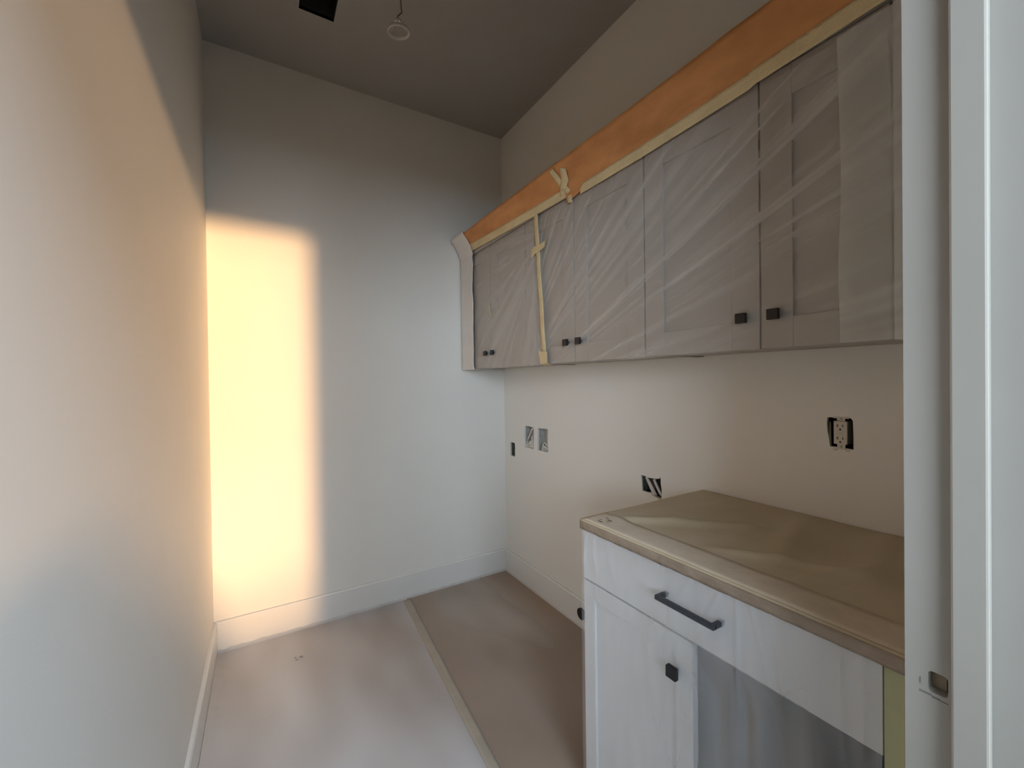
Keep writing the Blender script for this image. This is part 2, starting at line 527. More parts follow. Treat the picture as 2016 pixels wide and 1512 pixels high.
MB().box(XJL-0.02, XJ+0.02, YO-0.012, YF+0.003, ZH, ZH+0.02).build('head_jamb', M_JAMB, fr, bevel=0.001)
SY0, SY1 = 0.1155, 0.1455
MB().box(XJ-0.0127, XJ-0.0002, SY0, SY1, 0, ZH-0.0135).build('door_stop', M_JAMB, fr, bevel=0.0025)
MB().box(XJL+0.0002, XJL+0.0127, SY0, SY1, 0, ZH-0.0135).build('door_stop', M_JAMB, fr, bevel=0.0025)
MB().box(XJL, XJ, SY0, SY1, ZH-0.0129, ZH-0.0002).build('door_stop', M_JAMB, fr, bevel=0.0025)
# scribed pencil lines round the strike
m = MB()
pts = [(0.1745, 0.9605), (0.1640, 0.9590), (0.1570, 0.9575), (0.1500, 0.9575)]
for (a, b) in zip(pts, pts[1:]):
    m.box(XJ-0.0006, XJ-0.0001, min(a[0], b[0]), max(a[0], b[0]), min(a[1], b[1])-0.0004, max(a[1], b[1])+0.0004)
m.box(XJ-0.0006, XJ-0.0001, 0.1735, 0.1740, 0.968, 0.976)
m.build('pencil_mark', M_SCUFF, fr)['label'] = 'grey pencil lines scribed round the strike hole'

# ------------------------------------------------------------------ cabinets
def door(parent, xf, y0, y1, z0, z1, st, mat, knob=None, th=0.020):
    """shaker door facing -x; knob=(y,z)"""
    m = MB()
    m.box(xf, xf+th, y0, y0+st, z0, z1)
    m.box(xf, xf+th, y1-st, y1, z0, z1)
    m.box(xf+0.0002, xf+th, y0+st, y1-st, z0, z0+st)
    m.box(xf+0.0002, xf+th, y0+st, y1-st, z1-st, z1)
    d = m.build('door', mat, parent, bevel=0.0012)
    MB().box(xf+0.008, xf+0.014, y0+st-0.004, y1-st+0.004, z0+st-0.004, z1-st+0.004).build('panel', mat, d)
    if knob:
        square_knob(d, xf, *knob)
    return d


def square_knob(parent, xf, y, z, s=0.014):
    k = MB()
    k.tube([(xf+0.001, y, z), (xf-0.016, y, z)], 0.006, 12)
    k.box(xf-0.027, xf-0.014, y-s, y+s, z-s, z+s)
    o = k.build('knob', M_BLACK, parent, bevel=0.0015)
    o['label'] = 'small square black knob'
    return o


ZU0, ZU1 = 1.424, 2.140
ups = [
    (1.770, 2.528, 2.146, 0.075, 'upper wall cabinet at the far end, half under the white wrap', (1.772, 2.526)),
    (1.0055, 1.7685, 1.386, 0.078, 'middle upper wall cabinet right of the upright tape strip', None),
    (0.336, 1.004, 0.6105, 0.078, 'nearest upper wall cabinet with two big black knobs in shade', None),
]
for (y0, y1, ym, st, lab, _) in ups:
    t = thing('wall_cabinet', lab, 'cabinet', (XR-0.002, (y0+y1)/2, ZU0-0.006), 'greige wall cabinets in a row under film')
    b = MB()
    x0, x1 = XU+0.0205, XR-0.002
    b.box(x0, x1, y0, y0+0.016, ZU0, ZU1)
    b.box(x0, x1, y1-0.016, y1, ZU0, ZU1)
    b.box(x0, x1, y0+0.016, y1-0.016, ZU0+0.004, ZU0+0.02)
    b.box(x0, x1, y0+0.016, y1-0.016, ZU1-0.018, ZU1)
    b.box(x1-0.008, x1, y0+0.016, y1-0.016, ZU0+0.02, ZU1-0.018)
    b.build('cabinet_box', M_CAB, t)
    MB().box(x0+0.01, x1-0.01, y0+0.017, y1-0.017, 1.77, 1.788).build('shelf', M_CAB, t)
    door(t, XU, ym+0.0022, y1-0.0022, ZU0-0.004, ZU1-0.002, st, M_CAB, (ym+0.042, 1.5065))
    door(t, XU, y0+0.0022, ym-0.0022, ZU0-0.004, ZU1-0.002, st, M_CAB, (ym-0.042, 1.5065))

fp = MB().box(XU+0.002, XR-0.002, YF+0.002, 0.3345, ZU0-0.004, ZU1).build('filler_panel', M_CABB, base=(XR-0.002, 0.26, ZU0-0.004), bevel=0.001)
tag(fp, 'pale flat filler panel between the nearest upper cabinet and the door wall', 'panel')

# crown moulding over the wall cabinets (cove section)
CROWN = [(XU-0.001, 2.141), (XU-0.004, 2.141), (XU-0.007, 2.150), (XU-0.018, 2.183), (XU-0.040, 2.219), (XU-0.066, 2.243), (XU-0.072, 2.256)]
m = MB()
pr = CROWN+[(XU+0.03, 2.256), (XU+0.03, 2.141)]
ya_, yb_ = YF+0.002, YB-0.004
for a, b in zip(pr, pr[1:]+pr[:1]):
    m.quad((a[0], ya_, a[1]), (b[0], ya_, b[1]), (b[0], yb_, b[1]), (a[0], yb_, a[1]))
for yy in (ya_, yb_):
    m.f.append(tuple(range(len(m.v), len(m.v)+len(pr)))); m.v += [Vector((x, yy, z)) for x, z in pr]
tag(m.build('crown_molding', M_CAB, base=(XU, 1.3, 2.141)), 'cove crown molding along the upper cabinet tops, hidden by orange paper', 'molding')

# masked profile: flat hanging part, then the cove, then a lip folded over the top
PROF = [(XU-0.006, 2.060), (XU-0.008, 2.120), (XU-0.013, 2.150), (XU-0.024, 2.184), (XU-0.046, 2.222), (XU-0.074, 2.249), (XU-0.077, 2.262), (XU-0.060, 2.266), (XU-0.02, 2.268)]
_len = [0]
for a, b in zip(PROF, PROF[1:]):
    _len.append(_len[-1] + math.hypot(b[0]-a[0], b[1]-a[1]))


def prof_at_len(s):
    s = max(0, min(s, _len[-1]))
    for i in range(len(PROF)-1):
        if s <= _len[i+1]+1e-9:
            t = (s-_len[i])/(_len[i+1]-_len[i])
            return (PROF[i][0]+(PROF[i+1][0]-PROF[i][0])*t, PROF[i][1]+(PROF[i+1][1]-PROF[i][1])*t)
    return PROF[-1]


def len_at_z(z):
    for i in range(len(PROF)-1):
        if PROF[i][1] <= z <= PROF[i+1][1]:
            return _len[i] + (_len[i+1]-_len[i])*(z-PROF[i][1])/(PROF[i+1][1]-PROF[i][1])
    return 0 if z < PROF[0][1] else _len[5]


def crown_strip(name, mat, pts, off, label=None, cat=None, group=None, nv=10, wave=0.0, seed=0):
    """strip lying on the masked profile: pts = list of (y, s_low, s_high)"""
    m = MB()
    n = len(pts)-1

    def fn(u, v):
        q = u*n
        i = min(int(q), n-1)
        t = q-i
        y = pts[i][0]+(pts[i+1][0]-pts[i][0])*t
        s0 = pts[i][1]+(pts[i+1][1]-pts[i][1])*t
        s1 = pts[i][2]+(pts[i+1][2]-pts[i][2])*t
        x, z = prof_at_len(s0+(s1-s0)*v)
        wv = wave*fbm(y*6+seed, v*2.0, seed)
        return (x-off-abs(wv), y, z+wv*0.3)
    m.grid(fn, n*max(1, int(60/n)), nv)
    o = m.build(name, mat, smooth=True, solid=0.0006, base=(XU, (pts[0][0]+pts[-1][0])/2, 2.14))
    if label:
        tag(o, label, cat, group)
    return o


def dirstrip(name, mat, poly, off, label, cat, group=None):
    """small ragged piece of tape on the profile, poly = [(y,s)...] as two rails"""
    a, b = poly
    m = MB()
    n = len(a)-1

    def fn(u, v):
        q = u*n
        i = min(int(q), n-1)
        t = q-i
        pa = (a[i][0]+(a[i+1][0]-a[i][0])*t, a[i][1]+(a[i+1][1]-a[i][1])*t)
        pb = (b[i][0]+(b[i+1][0]-b[i][0])*t, b[i][1]+(b[i+1][1]-b[i][1])*t)
        y, s = pa[0]+(pb[0]-pa[0])*v, pa[1]+(pb[1]-pa[1])*v
        x, z = prof_at_len(s)
        return (x-off-0.002*math.sin(u*9), y, z)
    m.grid(fn, n*5, 3)
    o = m.build(name, mat, smooth=True, solid=0.0006, base=(XU, a[0][0], 2.15))
    return tag(o, label, cat, group)


TOPS = _len[-1]
SL = len_at_z
crown_strip('masking_paper', M_ORANGE, [(2.365, SL(2.165), TOPS), (1.95, SL(2.150), TOPS), (1.398, SL(2.140), TOPS)], 0.0015,
            'shorter sheet of orange masking paper over the far end of the cabinet tops', 'masking paper', 'orange masking paper on the crown', 14, 0.004, 1)
crown_strip('masking_paper', M_ORANGE, [(1.415, SL(2.118), TOPS), (1.385, SL(2.110), TOPS), (1.335, SL(2.124), TOPS), (1.0, SL(2.125), TOPS), (0.6, SL(2.135), TOPS), (0.19, SL(2.150), TOPS)], 0.004,
            'long sheet of orange masking paper running towards the doorway', 'masking paper', 'orange masking paper on the crown', 14, 0.005, 5)
crown_strip('masking_tape', M_TAPE, [(2.352, SL(2.158), SL(2.196)), (1.95, SL(2.145), SL(2.184)), (1.66, SL(2.138), SL(2.176)), (1.425, SL(2.134), SL(2.170)), (1.408, SL(2.138), SL(2.166))], 0.0052,
            'cream masking tape under the shorter orange paper', 'masking tape', 'masking tape on the cabinets', 4, 0.001, 2)
crown_strip('masking_tape', M_TAPE, [(1.322, SL(2.113), SL(2.135)), (1.300, SL(2.113), SL(2.150)), (1.0, SL(2.113), SL(2.150)), (0.63, SL(2.122), SL(2.160)), (0.61, SL(2.127), SL(2.164)), (0.19, SL(2.140), SL(2.178))], 0.0068,
            'long cream masking tape under the orange paper near the doorway', 'masking tape', 'masking tape on the cabinets', 4, 0.001, 3)
# scraps of tape where the two papers meet
dirstrip('masking_tape', M_TAPE, [[(1.455, SL(2.245)), (1.452, SL(2.215)), (1.440, SL(2.180)), (1.450, SL(2.150))], [(1.425, SL(2.247)), (1.418, SL(2.218)), (1.405, SL(2.185)), (1.405, SL(2.150))]], 0.0075,
         'upright scrap of masking tape at the meeting of the orange papers', 'masking tape', 'masking tape on the cabinets')
dirstrip('masking_tape', M_TAPE, [[(1.388, SL(2.236)), (1.412, SL(2.205)), (1.440, SL(2.175))], [(1.362, SL(2.226)), (1.374, SL(2.190)), (1.402, SL(2.160))]], 0.0095,
         'slanting scrap of masking tape crossing at the paper joint', 'masking tape', 'masking tape on the cabinets')
dirstrip('masking_tape', M_TAPE, [[(1.425, SL(2.176)), (1.408, SL(2.140)), (1.402, SL(2.105))], [(1.395, SL(2.178)), (1.376, SL(2.145)), (1.372, SL(2.098))]], 0.0085,
         'curled tape tail hanging below the paper joint', 'masking tape', 'masking tape on the cabinets')

# white wrap over the far end of the row
def wrap_pt(u, v):
    s = u
    prof2 = [(XU+0.06, 1.4165), (XU-0.013, 1.4160), (XU-0.015, 1.44), (XU-0.014, 1.65), (XU-0.016, 1.9), (XU-0.014, 2.08), (XU-0.018, 2.115), (XU-0.017, 2.140), (XU-0.032, 2.186), (XU-0.056, 2.226), (XU-0.080, 2.252), (XU-0.082, 2.268), (XU-0.02, 2.272)]
    n = len(prof2)-1
    q = min(s*n, n-1e-6)
    i = int(q); t = q-i
    x = prof2[i][0]+(prof2[i+1][0]-prof2[i][0])*t
    z = prof2[i][1]+(prof2[i+1][1]-prof2[i][1])*t
    yr = 2.345 + 0.010*fbm(z*5, 3.3)
    y = yr + (2.5335-yr)*v
    x -= 0.004*abs(fbm(z*7+1, y*9, 2.0))
    if 1.43 < z < 2.13:
        x -= 0.004*math.exp(-((v-0.05)/0.08)**2)
    return (x, y, z)


wp = MB().grid(wrap_pt, 110, 12).build('plastic_wrap', M_WRAP, smooth=True, solid=0.0008, base=(XU, 2.44, 1.4165))
tag(wp, 'opaque white plastic wrapped round the far end of the upper cabinets', 'plastic wrap')

# clear film over the doors
def sheet_upper(y0, y1, fan, amp, k, nu, nv, seed):
    def fn(u, v):
        y = y0+(y1-y0)*u
        vv = v*1.10
        if vv < 0.10:      # tucked under the cabinet bottoms
            x = XU+0.05-(0.058)*(vv/0.10)
            return (x, y, 1.4165+0.0015*fbm(y*10, vv*9, seed))
        z = 1.4175+(2.118-1.4175)*(vv-0.10)
        th = math.atan2(z-fan[1], fan[0]-y)
        d = amp*(0.5+0.5*noise.noise(Vector((th*k, (fan[0]-y)*0.9, seed)))) + amp*0.5*abs(noise.noise(Vector((th*k*2.3, (fan[0]-y)*1.3, seed+4))))
        edge = min(1, (z-1.4175)/0.02, (2.118-z)/0.03+0.1)
        return (XU-0.0035-d*max(edge, 0.05), y, z)
    return MB().grid(fn, nu, nv)


sl = sheet_upper(2.350, 1.612, (1.58, 2.05), 0.005, 5, 90, 60, 1.0).build('plastic_film', F_UPL, smooth=True)
tag(sl, 'milky plastic film over the far upper cabinet between white wrap and upright tape', 'plastic film', 'plastic film on the cabinets')
sr = sheet_upper(1.630, 0.19, (2.05, 1.16), 0.007, 22, 200, 110, 7.0).build('plastic_film', F_UPR, smooth=True)
tag(sr, 'clear plastic film with slanting creases over the two nearer upper cabinets', 'plastic film', 'plastic film on the cabinets')

def flap(u, v):
    y = 0.19+0.235*u
    z = 1.4195+0.70*v
    return (XU-0.0165-0.0025*noise.noise(Vector((y*9+z*6, z*2, 3.0)))-0.003*(1-u), y+0.012*u*noise.noise(Vector((z*3, 1, 1))), z)


fo = MB().grid(flap, 24, 60).build('plastic_film', F_FLAP, smooth=True)
tag(fo, 'doubled milky flap of film at the end nearest the doorway', 'plastic film', 'plastic film on the cabinets')
# upright tape joining the two films
m = MB()


def vt(u, v):
    z = 2.150+(1.478-2.150)*u
    yc2 = 1.650+(1.596-1.650)*u**1.15
    wdt = 0.034*(1+0.05*math.sin(u*11))
    return (XU-0.0145-0.001*math.sin(u*17), yc2+wdt*(0.5-v), z)


tag(m.grid(vt, 40, 3).build('masking_tape', M_TAPE, smooth=True, solid=0.0006, base=(XU, 1.62, 1.47)), 'upright strip of cream masking tape joining the two films', 'masking tape', 'masking tape on the cabinets')
m = MB()
c1 = [(1.688, 1.983), (1.655, 1.990), (1.610, 1.988), (1.572, 1.996)]
c2 = [(1.688, 1.938), (1.655, 1.955), (1.610, 1.958), (1.575, 1.968)]
for i in range(3):
    m.quad((XU-0.0172, *c1[i]), (XU-0.0172, *c1[i+1]), (XU-0.0172, *c2[i+1]), (XU-0.0172, *c2[i]))
tag(m.build('masking_tape', M_TAPE, solid=0.0006, base=(XU, 1.62, 1.96)), 'small torn crosspiece of masking tape on the upright strip', 'masking tape', 'masking tape on the cabinets')
m = MB()
m.quad((XU-0.0168, 1.640, 1.482), (XU-0.0168, 1.568, 1.476), (XU-0.0168, 1.566, 1.424), (XU-0.0168, 1.622, 1.420))
m.quad((XU-0.0168, 1.622, 1.420), (XU-0.0168, 1.566, 1.424), (XU+0.01, 1.568, 1.4125), (XU+0.01, 1.622, 1.4125))
tag(m.build('masking_tape', M_TAPE, solid=0.0006, base=(XU, 1.60, 1.43)), 'masking tape patch folded under the foot of the upright strip', 'masking tape', 'masking tape on the cabinets')
m = MB()
m.grid(lambda u, v: (XU-0.0065-0.0015*math.sin(v*3), 2.150+0.016*v-0.03*u**1.5, 1.79-0.085*u), 8, 2)
tag(m.build('tape_scrap', M_YELLOW, solid=0.0004, base=(XU, 2.14, 1.72)), 'small olive tape scrap seen through the far film', 'tape scrap')

# ------------------------------------------------------------------ base cabinet
bc = thing('base_cabinet', 'white base cabinet under the papered counter, right door missing', 'cabinet', (1.16, 0.625, 0.0))
BY0, BY1, BZ0, BZ1 = 0.262, 0.998, 0.10, 0.8825
x0, x1 = XD+0.0205, XR-0.003
b = MB()
b.box(x0, x1, BY0, BY0+0.018, 0.0, BZ1)
b.box(x0, x1, BY1-0.018, BY1, 0.0, BZ1)
b.box(x0, x1, BY0+0.018, BY1-0.018, BZ0, BZ0+0.018)
b.box(x1-0.01, x1, BY0+0.018, BY1-0.018, BZ0+0.018, BZ1)
b.box(x0, x0+0.08, BY0+0.018, BY1-0.018, BZ1-0.018, BZ1)
b.box(x0, x0+0.02, BY0+0.018, BY1-0.018, 0.706, 0.724)
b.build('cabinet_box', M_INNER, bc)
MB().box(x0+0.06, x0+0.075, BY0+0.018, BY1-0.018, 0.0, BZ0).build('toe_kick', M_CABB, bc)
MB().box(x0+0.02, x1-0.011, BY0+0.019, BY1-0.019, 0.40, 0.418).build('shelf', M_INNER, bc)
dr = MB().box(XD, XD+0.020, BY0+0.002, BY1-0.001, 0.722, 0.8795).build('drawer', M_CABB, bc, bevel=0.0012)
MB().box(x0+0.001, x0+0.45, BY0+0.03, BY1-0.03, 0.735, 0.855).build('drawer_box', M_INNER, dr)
h = MB()
HY0, HY1, HZ, HX = 0.534, 0.690, 0.806, XD-0.040
h.box(HX, HX+0.011, HY0, HY1, HZ-0.0055, HZ+0.0055)
for yy in (HY0+0.0055, HY1-0.0055):
    h.box(HX+0.005, XD+0.001, yy-0.0055, yy+0.0055, HZ-0.0054, HZ+0.0054)
ho = h.build('handle', M_HANDLE, dr, bevel=0.0014)
ho['label'] = 'dark square bar pull'
door(bc, XD, 0.614, BY1-0.001, 0.104, 0.716, 0.048, M_CABB, (0.656, 0.632))

ff = MB().box(XD-0.006, x1, YF+0.002, BY0-0.001, 0.0, 0.8825).build('filler_panel', M_YELLOW, base=(1.16, 0.224, 0), bevel=0.001)
tag(ff, 'narrow filler strip masked in pale yellow film beside the door jamb', 'panel')

ct = MB().box(0.846, XR-0.002, YF+0.002, 0.994, 0.8835, 0.9045).build('countertop', M_STONE, base=(1.16, 0.59, 0.8835), bevel=0.0015)
tag(ct, 'thin stone countertop hidden beneath brown paper', 'countertop')


def cover(u, v):
    # u across depth: front drop, top ; v along y
    y = 0.190+(0.997-0.190)*v
    if u < 0.12:
        t = u/0.12
        return (0.8425+0.0012*fbm(y*25, t*3), y, 0.8815+0.0245*t)
    t = (u-0.12)/0.88
    x = 0.8425+(XR-0.004-0.8425)*t
    ridge = 0.0
    for (ax, ay, bx, by, a_, w_) in ((0.93, 0.95, 1.25, 0.62, 0.006, 0.022), (0.98, 0.63, 1.10, 0.36, 0.007, 0.018), (1.00, 0.50, 1.42, 0.62, 0.006, 0.03),
                                     (1.02, 0.84, 1.30, 0.80, 0.004, 0.03), (1.05, 0.36, 1.45, 0.42, 0.006, 0.03), (0.96, 0.45, 1.30, 0.28, 0.006, 0.02)):
        d = Vector((bx-ax, by-ay)); L = d.length; d /= L
        p = Vector((x-ax, y-ay)); s = p.dot(d); q = abs(p.x*d.y-p.y*d.x)
        ridge += a_*math.exp(-(q/w_)**2)*max(0, min(1, s/0.1+0.3, (L-s)/0.1+0.3))
    z = 0.9065+1.7*ridge*min(1, t*6)+0.002*(0.5+fbm(x*5, y*5, 1.0)*0.5)
    return (x, y, z)


kc = MB().grid(cover, 90, 100).build('paper_cover', M_KRAFT, smooth=False, solid=0.0006, base=(1.16, 0.59, 0.8825))
tag(kc, 'brown paper cover creased over the countertop', 'paper cover')
for pl in kc.data.polygons:
    pl.use_smooth = True


def ktape(u, v):
    y = 0.195+(0.990-0.195)*u
    x = 0.8485+(0.948-0.8485)*v
    return (x, y, cover(0.12+0.88*(x-0.8425)/(XR-0.004-0.8425), (y-0.190)/0.807)[2]+0.0016)


kt = MB().grid(ktape, 90, 6).build('paper_tape', M_KTAPE, smooth=True, solid=0.0006, base=(0.9, 0.59, 0.907))
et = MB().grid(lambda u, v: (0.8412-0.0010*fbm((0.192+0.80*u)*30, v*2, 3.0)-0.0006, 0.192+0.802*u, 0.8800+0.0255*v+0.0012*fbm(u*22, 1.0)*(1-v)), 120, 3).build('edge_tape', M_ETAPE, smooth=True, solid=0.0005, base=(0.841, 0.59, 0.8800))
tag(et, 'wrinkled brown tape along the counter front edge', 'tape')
tag(kt, 'wide tan paper tape along the front of the counter', 'paper tape')
m = MB()
for (x, y, dx, dy) in ((0.872, 0.950, 0.006, 0.020), (0.886, 0.958, 0.004, 0.012), (0.900, 0.940, 0.006, 0.022), (0.910, 0.955, 0.004, 0.014), (0.890, 0.930, 0.003, 0.012)):
    z = ktape((y-0.195)/0.795, (x-0.8485)/0.0995)[2]+0.0008
    m.quad((x, y, z), (x+dx, y-dx*0.5, z), (x+dx, y-dy, z), (x, y-dy+dx*0.4, z))
m.build('printed_mark', M_INK, kt)['label'] = 'small dark marks on the tape'


CREASES = [(0.955, 0.87, 0.905, 0.70, 0.004), (0.940, 0.872, 0.925, 0.64, 0.003), (0.975, 0.865, 0.990, 0.68, 0.004), (0.890, 0.872, 0.84, 0.73, 0.003),
           (0.985, 0.80, 0.960, 0.66, 0.003), (0.61, 0.872, 0.66, 0.80, 0.003), (0.54, 0.872, 0.60, 0.74, 0.003), (0.50, 0.872, 0.50, 0.52, 0.004),
           (0.47, 0.872, 0.40, 0.60, 0.003), (0.41, 0.872, 0.40, 0.40, 0.004), (0.35, 0.872, 0.37, 0.50, 0.003), (0.32, 0.872, 0.30, 0.35, 0.004), (0.285, 0.872, 0.29, 0.30, 0.004)]


def basefilm(u, v):
    y = 1.006+(0.262-1.006)*u
    z = 0.884+(0.012-0.884)*v
    grow = min(1, 0.10+v*2.5)
    fold = 0.0035*noise.noise(Vector((y*11+z*1.5, z*0.9, 0.3)))+0.0016*noise.noise(Vector((y*30+z*4.0, z*1.4, 2.2)))
    x = 0.8480-0.004*grow-fold*grow
    if y < 0.61 and z < 0.72:     # hangs free across the missing door's opening
        s = max(0, min(1, (0.61-y)/0.06, (y-0.27)/0.05, (0.72-z)/0.08))
        x += s*(0.008+0.012*noise.noise(Vector((y*16+z*1.2, z*1.2, 9.0)))+0.006*noise.noise(Vector((y*34, z*1.6, 5.0))))
    for (ya, za, yb, zb, am) in CREASES:
        dy, dz = yb-ya, zb-za
        L2 = dy*dy+dz*dz
        t = max(0, min(1, ((y-ya)*dy+(z-za)*dz)/L2))
        d2 = (y-ya-dy*t)**2+(z-za-dz*t)**2
        x -= am*math.exp(-d2/0.0055**2)*(1-0.7*t)
    if u < 0.015:                 # turned round the far corner
        x += 0.010*(1-u/0.015)
    return (x, y, z)


bf = MB().grid(basefilm, 260, 150).build('plastic_film', F_BASE, smooth=True)
tag(bf, 'milky plastic film hanging from the counter edge over the base cabinet', 'plastic film', 'plastic film on the cabinets')

# ------------------------------------------------------------------ floor film and tape
def floorfilm(u, v):
    x = XL+0.017+(XR-XL-0.034)*u
    y = 0.19+(YB-0.017-0.19)*v
    e = min(x-(XL+0.017), (XR-0.017)-x, (YB-0.017)-y)
    z = 0.003+0.0035*(1+fbm(x*3.0, y*1.2, 4.0))
    z += 0.006*max(0, noise.noise(Vector((x*9+0.8*y, y*1.1, 1.5))))
    z += 0.011*math.exp(-(e/0.012)**2)*(0.8+0.2*noise.noise(Vector((x*12, y*12, 0))))
    z += 0.005*math.exp(-(e/0.05)**2)*noise.noise(Vector((x*30, y*30, 0)))
    return (x, y, max(z, 0.002))


def fkeep(u, v):
    x = XL+0.017+(XR-XL-0.034)*u
    y = 0.19+(YB-0.017-0.19)*v
    return not (x > 0.830 and y < 1.02)


# two sheets meet under the floor tape
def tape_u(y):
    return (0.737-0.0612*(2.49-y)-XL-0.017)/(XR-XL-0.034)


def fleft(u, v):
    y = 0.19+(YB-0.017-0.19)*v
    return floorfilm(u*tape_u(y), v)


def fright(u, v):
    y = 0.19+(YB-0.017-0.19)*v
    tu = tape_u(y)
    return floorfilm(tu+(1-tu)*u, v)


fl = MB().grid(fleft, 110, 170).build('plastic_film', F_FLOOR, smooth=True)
tag(fl, 'milky plastic film left of the floor tape, whitened for the sky light on it', 'plastic film', 'plastic film on the floor')
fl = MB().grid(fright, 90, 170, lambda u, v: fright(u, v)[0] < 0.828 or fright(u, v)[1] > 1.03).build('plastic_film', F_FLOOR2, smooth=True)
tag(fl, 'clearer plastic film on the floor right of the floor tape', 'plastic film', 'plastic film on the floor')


def ftape(u, v):
    y = 2.500+(0.20-2.500)*u
    xc = 0.737-0.0612*(2.49-y)
    x = xc+0.042*(v-0.5)*(1-0.02*math.sin(u*40))
    uu, vv = (x-XL-0.017)/(XR-XL-0.034), (y-0.19)/(YB-0.017-0.19)
    return (x, y, floorfilm(uu, vv)[2]+0.0012)


tag(MB().grid(ftape, 140, 4).build('floor_tape', M_FTAPE, smooth=True, solid=0.0006, base=(0.67, 1.4, 0.004)), 'straight strip of pale masking tape along the floor film', 'masking tape')
m = MB()
for (dx, dy, a, b2) in ((0, 0, 0.012, 0.004), (0.016, 0.018, 0.016, 0.003), (-0.004, 0.022, 0.010, 0.003), (0.026, 0.008, 0.008, 0.003)):
    m.box(0.115+dx, 0.115+dx+a, 2.235+dy, 2.235+dy+b2, 0.0125, 0.0145)
tag(m.build('debris', M_SCUFF, base=(0.125, 2.245, 0.012)), 'small dark crumbs of debris on the floor film near the sunlit wall', 'debris')

# ------------------------------------------------------------------ openings in the right wall
def ebox(t, name, mat, y0, y1, z0, z1, d=0.055):
    m = MB()
    X0, X1 = XR+0.004, XR+0.004+d
    e = 0.002
    m.box(X0, X1, y0-e, y0, z0-e, z1+e)
    m.box(X0, X1, y1, y1+e, z0-e, z1+e)
    m.box(X0, X1, y0, y1, z0-e, z0)
    m.box(X0, X1, y0, y1, z1, z1+e)
    m.box(X1, X1+e, y0-e, y1+e, z0-e, z1+e)
    return m.build(name, mat, t)


G = 'open electrical boxes in the right wall'
t = thing('low_voltage_box', 'smallest dark slot cut in the wall next to the room corner', 'electrical box', (XR+0.012, 2.4375, 0.823), G)
ebox(t, 'box', M_GREYBOX, 2.404, 2.471, 0.822, 0.917, 0.05)
MB().box(XR+0.006, XR+0.012, 2.405, 2.412, 0.823, 0.916).build('bracket', M_DARKBOX, t)

t = thing('electrical_box', 'open wall box with a slanting white cable, left of the pair', 'electrical box', (XR+0.012, 2.23, 0.906), G)
ebox(t, 'box', M_STEEL, 2.173, 2.286, 0.904, 1.047)
MB().tube([(XR+0.030, 2.195, 1.043), (XR+0.006, 2.202, 1.030), (XR+0.003, 2.224, 0.990), (XR+0.004, 2.250, 0.957), (XR+0.02, 2.262, 0.940)], 0.0085, 10, 0.5).build('cable', M_CABLE, t, smooth=True)
MB().box(XR+0.028, XR+0.050, 2.176, 2.192, 0.985, 1.044).build('clamp', M_DARKBOX, t)


def crumple(y0, y1, z0, z1, seed, x=XR+0.010, amp=0.012):
    def fn(u, v):
        y = y0+(y1-y0)*u
        z = z0+(z1-z0)*v*(0.75+0.25*math.sin(u*5+seed))
        return (x-0.002+amp*noise.noise(Vector((y*55, z*55, seed)))+0.012*v, y, z)
    return MB().grid(fn, 18, 14)


crumple(2.176, 2.283, 0.908, 0.985, 1.0).build('crumpled_film', M_CRUMP, t)
MB().tube([(XR+0.02, 2.195, 0.91), (XR+0.008, 2.205, 0.945), (XR+0.012, 2.212, 0.98), (XR+0.03, 2.208, 0.99)], 0.005, 8).build('wire', M_CABLE, t, smooth=True)

t = thing('electrical_box', 'open wall box with coiled white wire at its foot, right of the pair', 'electrical box', (XR+0.012, 2.077, 0.906), G)
ebox(t, 'box', M_STEEL, 2.020, 2.134, 0.904, 1.047)
MB().tube([(XR+0.040, 2.05, 1.045), (XR+0.015, 2.040, 1.01), (XR+0.010, 2.034, 0.975), (XR+0.012, 2.038, 0.945), (XR+0.022, 2.048, 0.925)], 0.006, 10).build('cable', M_CABLE, t, smooth=True)
lp = []
for k in range(22):
    a = 2*math.pi*k/20
    lp.append((XR+0.010+0.004*math.sin(a*2), 2.068+0.017*math.cos(a), 0.946+0.014*math.sin(a)))
MB().tube(lp, 0.0045, 8).build('wire', M_CABLE, t, smooth=True)
crumple(2.023, 2.105, 0.908, 0.940, 4.0, amp=0.012).build('crumpled_film', M_CRUMP, t)
MB().tube([(XR+0.012, 2.026, 0.918), (XR+0.004, 2.055, 0.935), (XR+0.010, 2.085, 0.918), (XR+0.02, 2.11, 0.925)], 0.005, 8).build('wire', M_CABLE, t, smooth=True)

t = thing('electrical_box', 'ragged wall opening with thick white cables just above the counter corner', 'electrical box', (XR+0.012, 1.25, 0.821), G)
ebox(t, 'box', M_DARKBOX, 1.190, 1.310, 0.812, 0.918, 0.06)
MB().box(XR+0.006, XR+0.058, 1.300, 1.306, 0.836, 0.906).build('box_side', M_GREYBOX, t)
MB().box(XR+0.050, XR+0.058, 1.270, 1.306, 0.836, 0.906).build('box_side', M_GREYBOX, t)
MB().tube([(XR+0.040, 1.290, 0.905), (XR+0.008, 1.282, 0.898), (XR+0.006, 1.262, 0.872), (XR+0.006, 1.238, 0.836), (XR+0.010, 1.232, 0.826)], [0.005, 0.006, 0.0075, 0.009, 0.009], 12, 0.45).build('cable', M_CABLE, t, smooth=True)
MB().tube([(XR+0.045, 1.262, 0.900), (XR+0.014, 1.244, 0.892), (XR+0.010, 1.226, 0.868), (XR+0.010, 1.208, 0.840), (XR+0.02, 1.202, 0.828)], 0.0058, 12, 0.6).build('cable', M_CABLE, t, smooth=True)
MB().box(XR+0.004, XR+0.012, 1.197, 1.245, 0.818, 0.826).build('broken_edge', M_PLASTER, t)

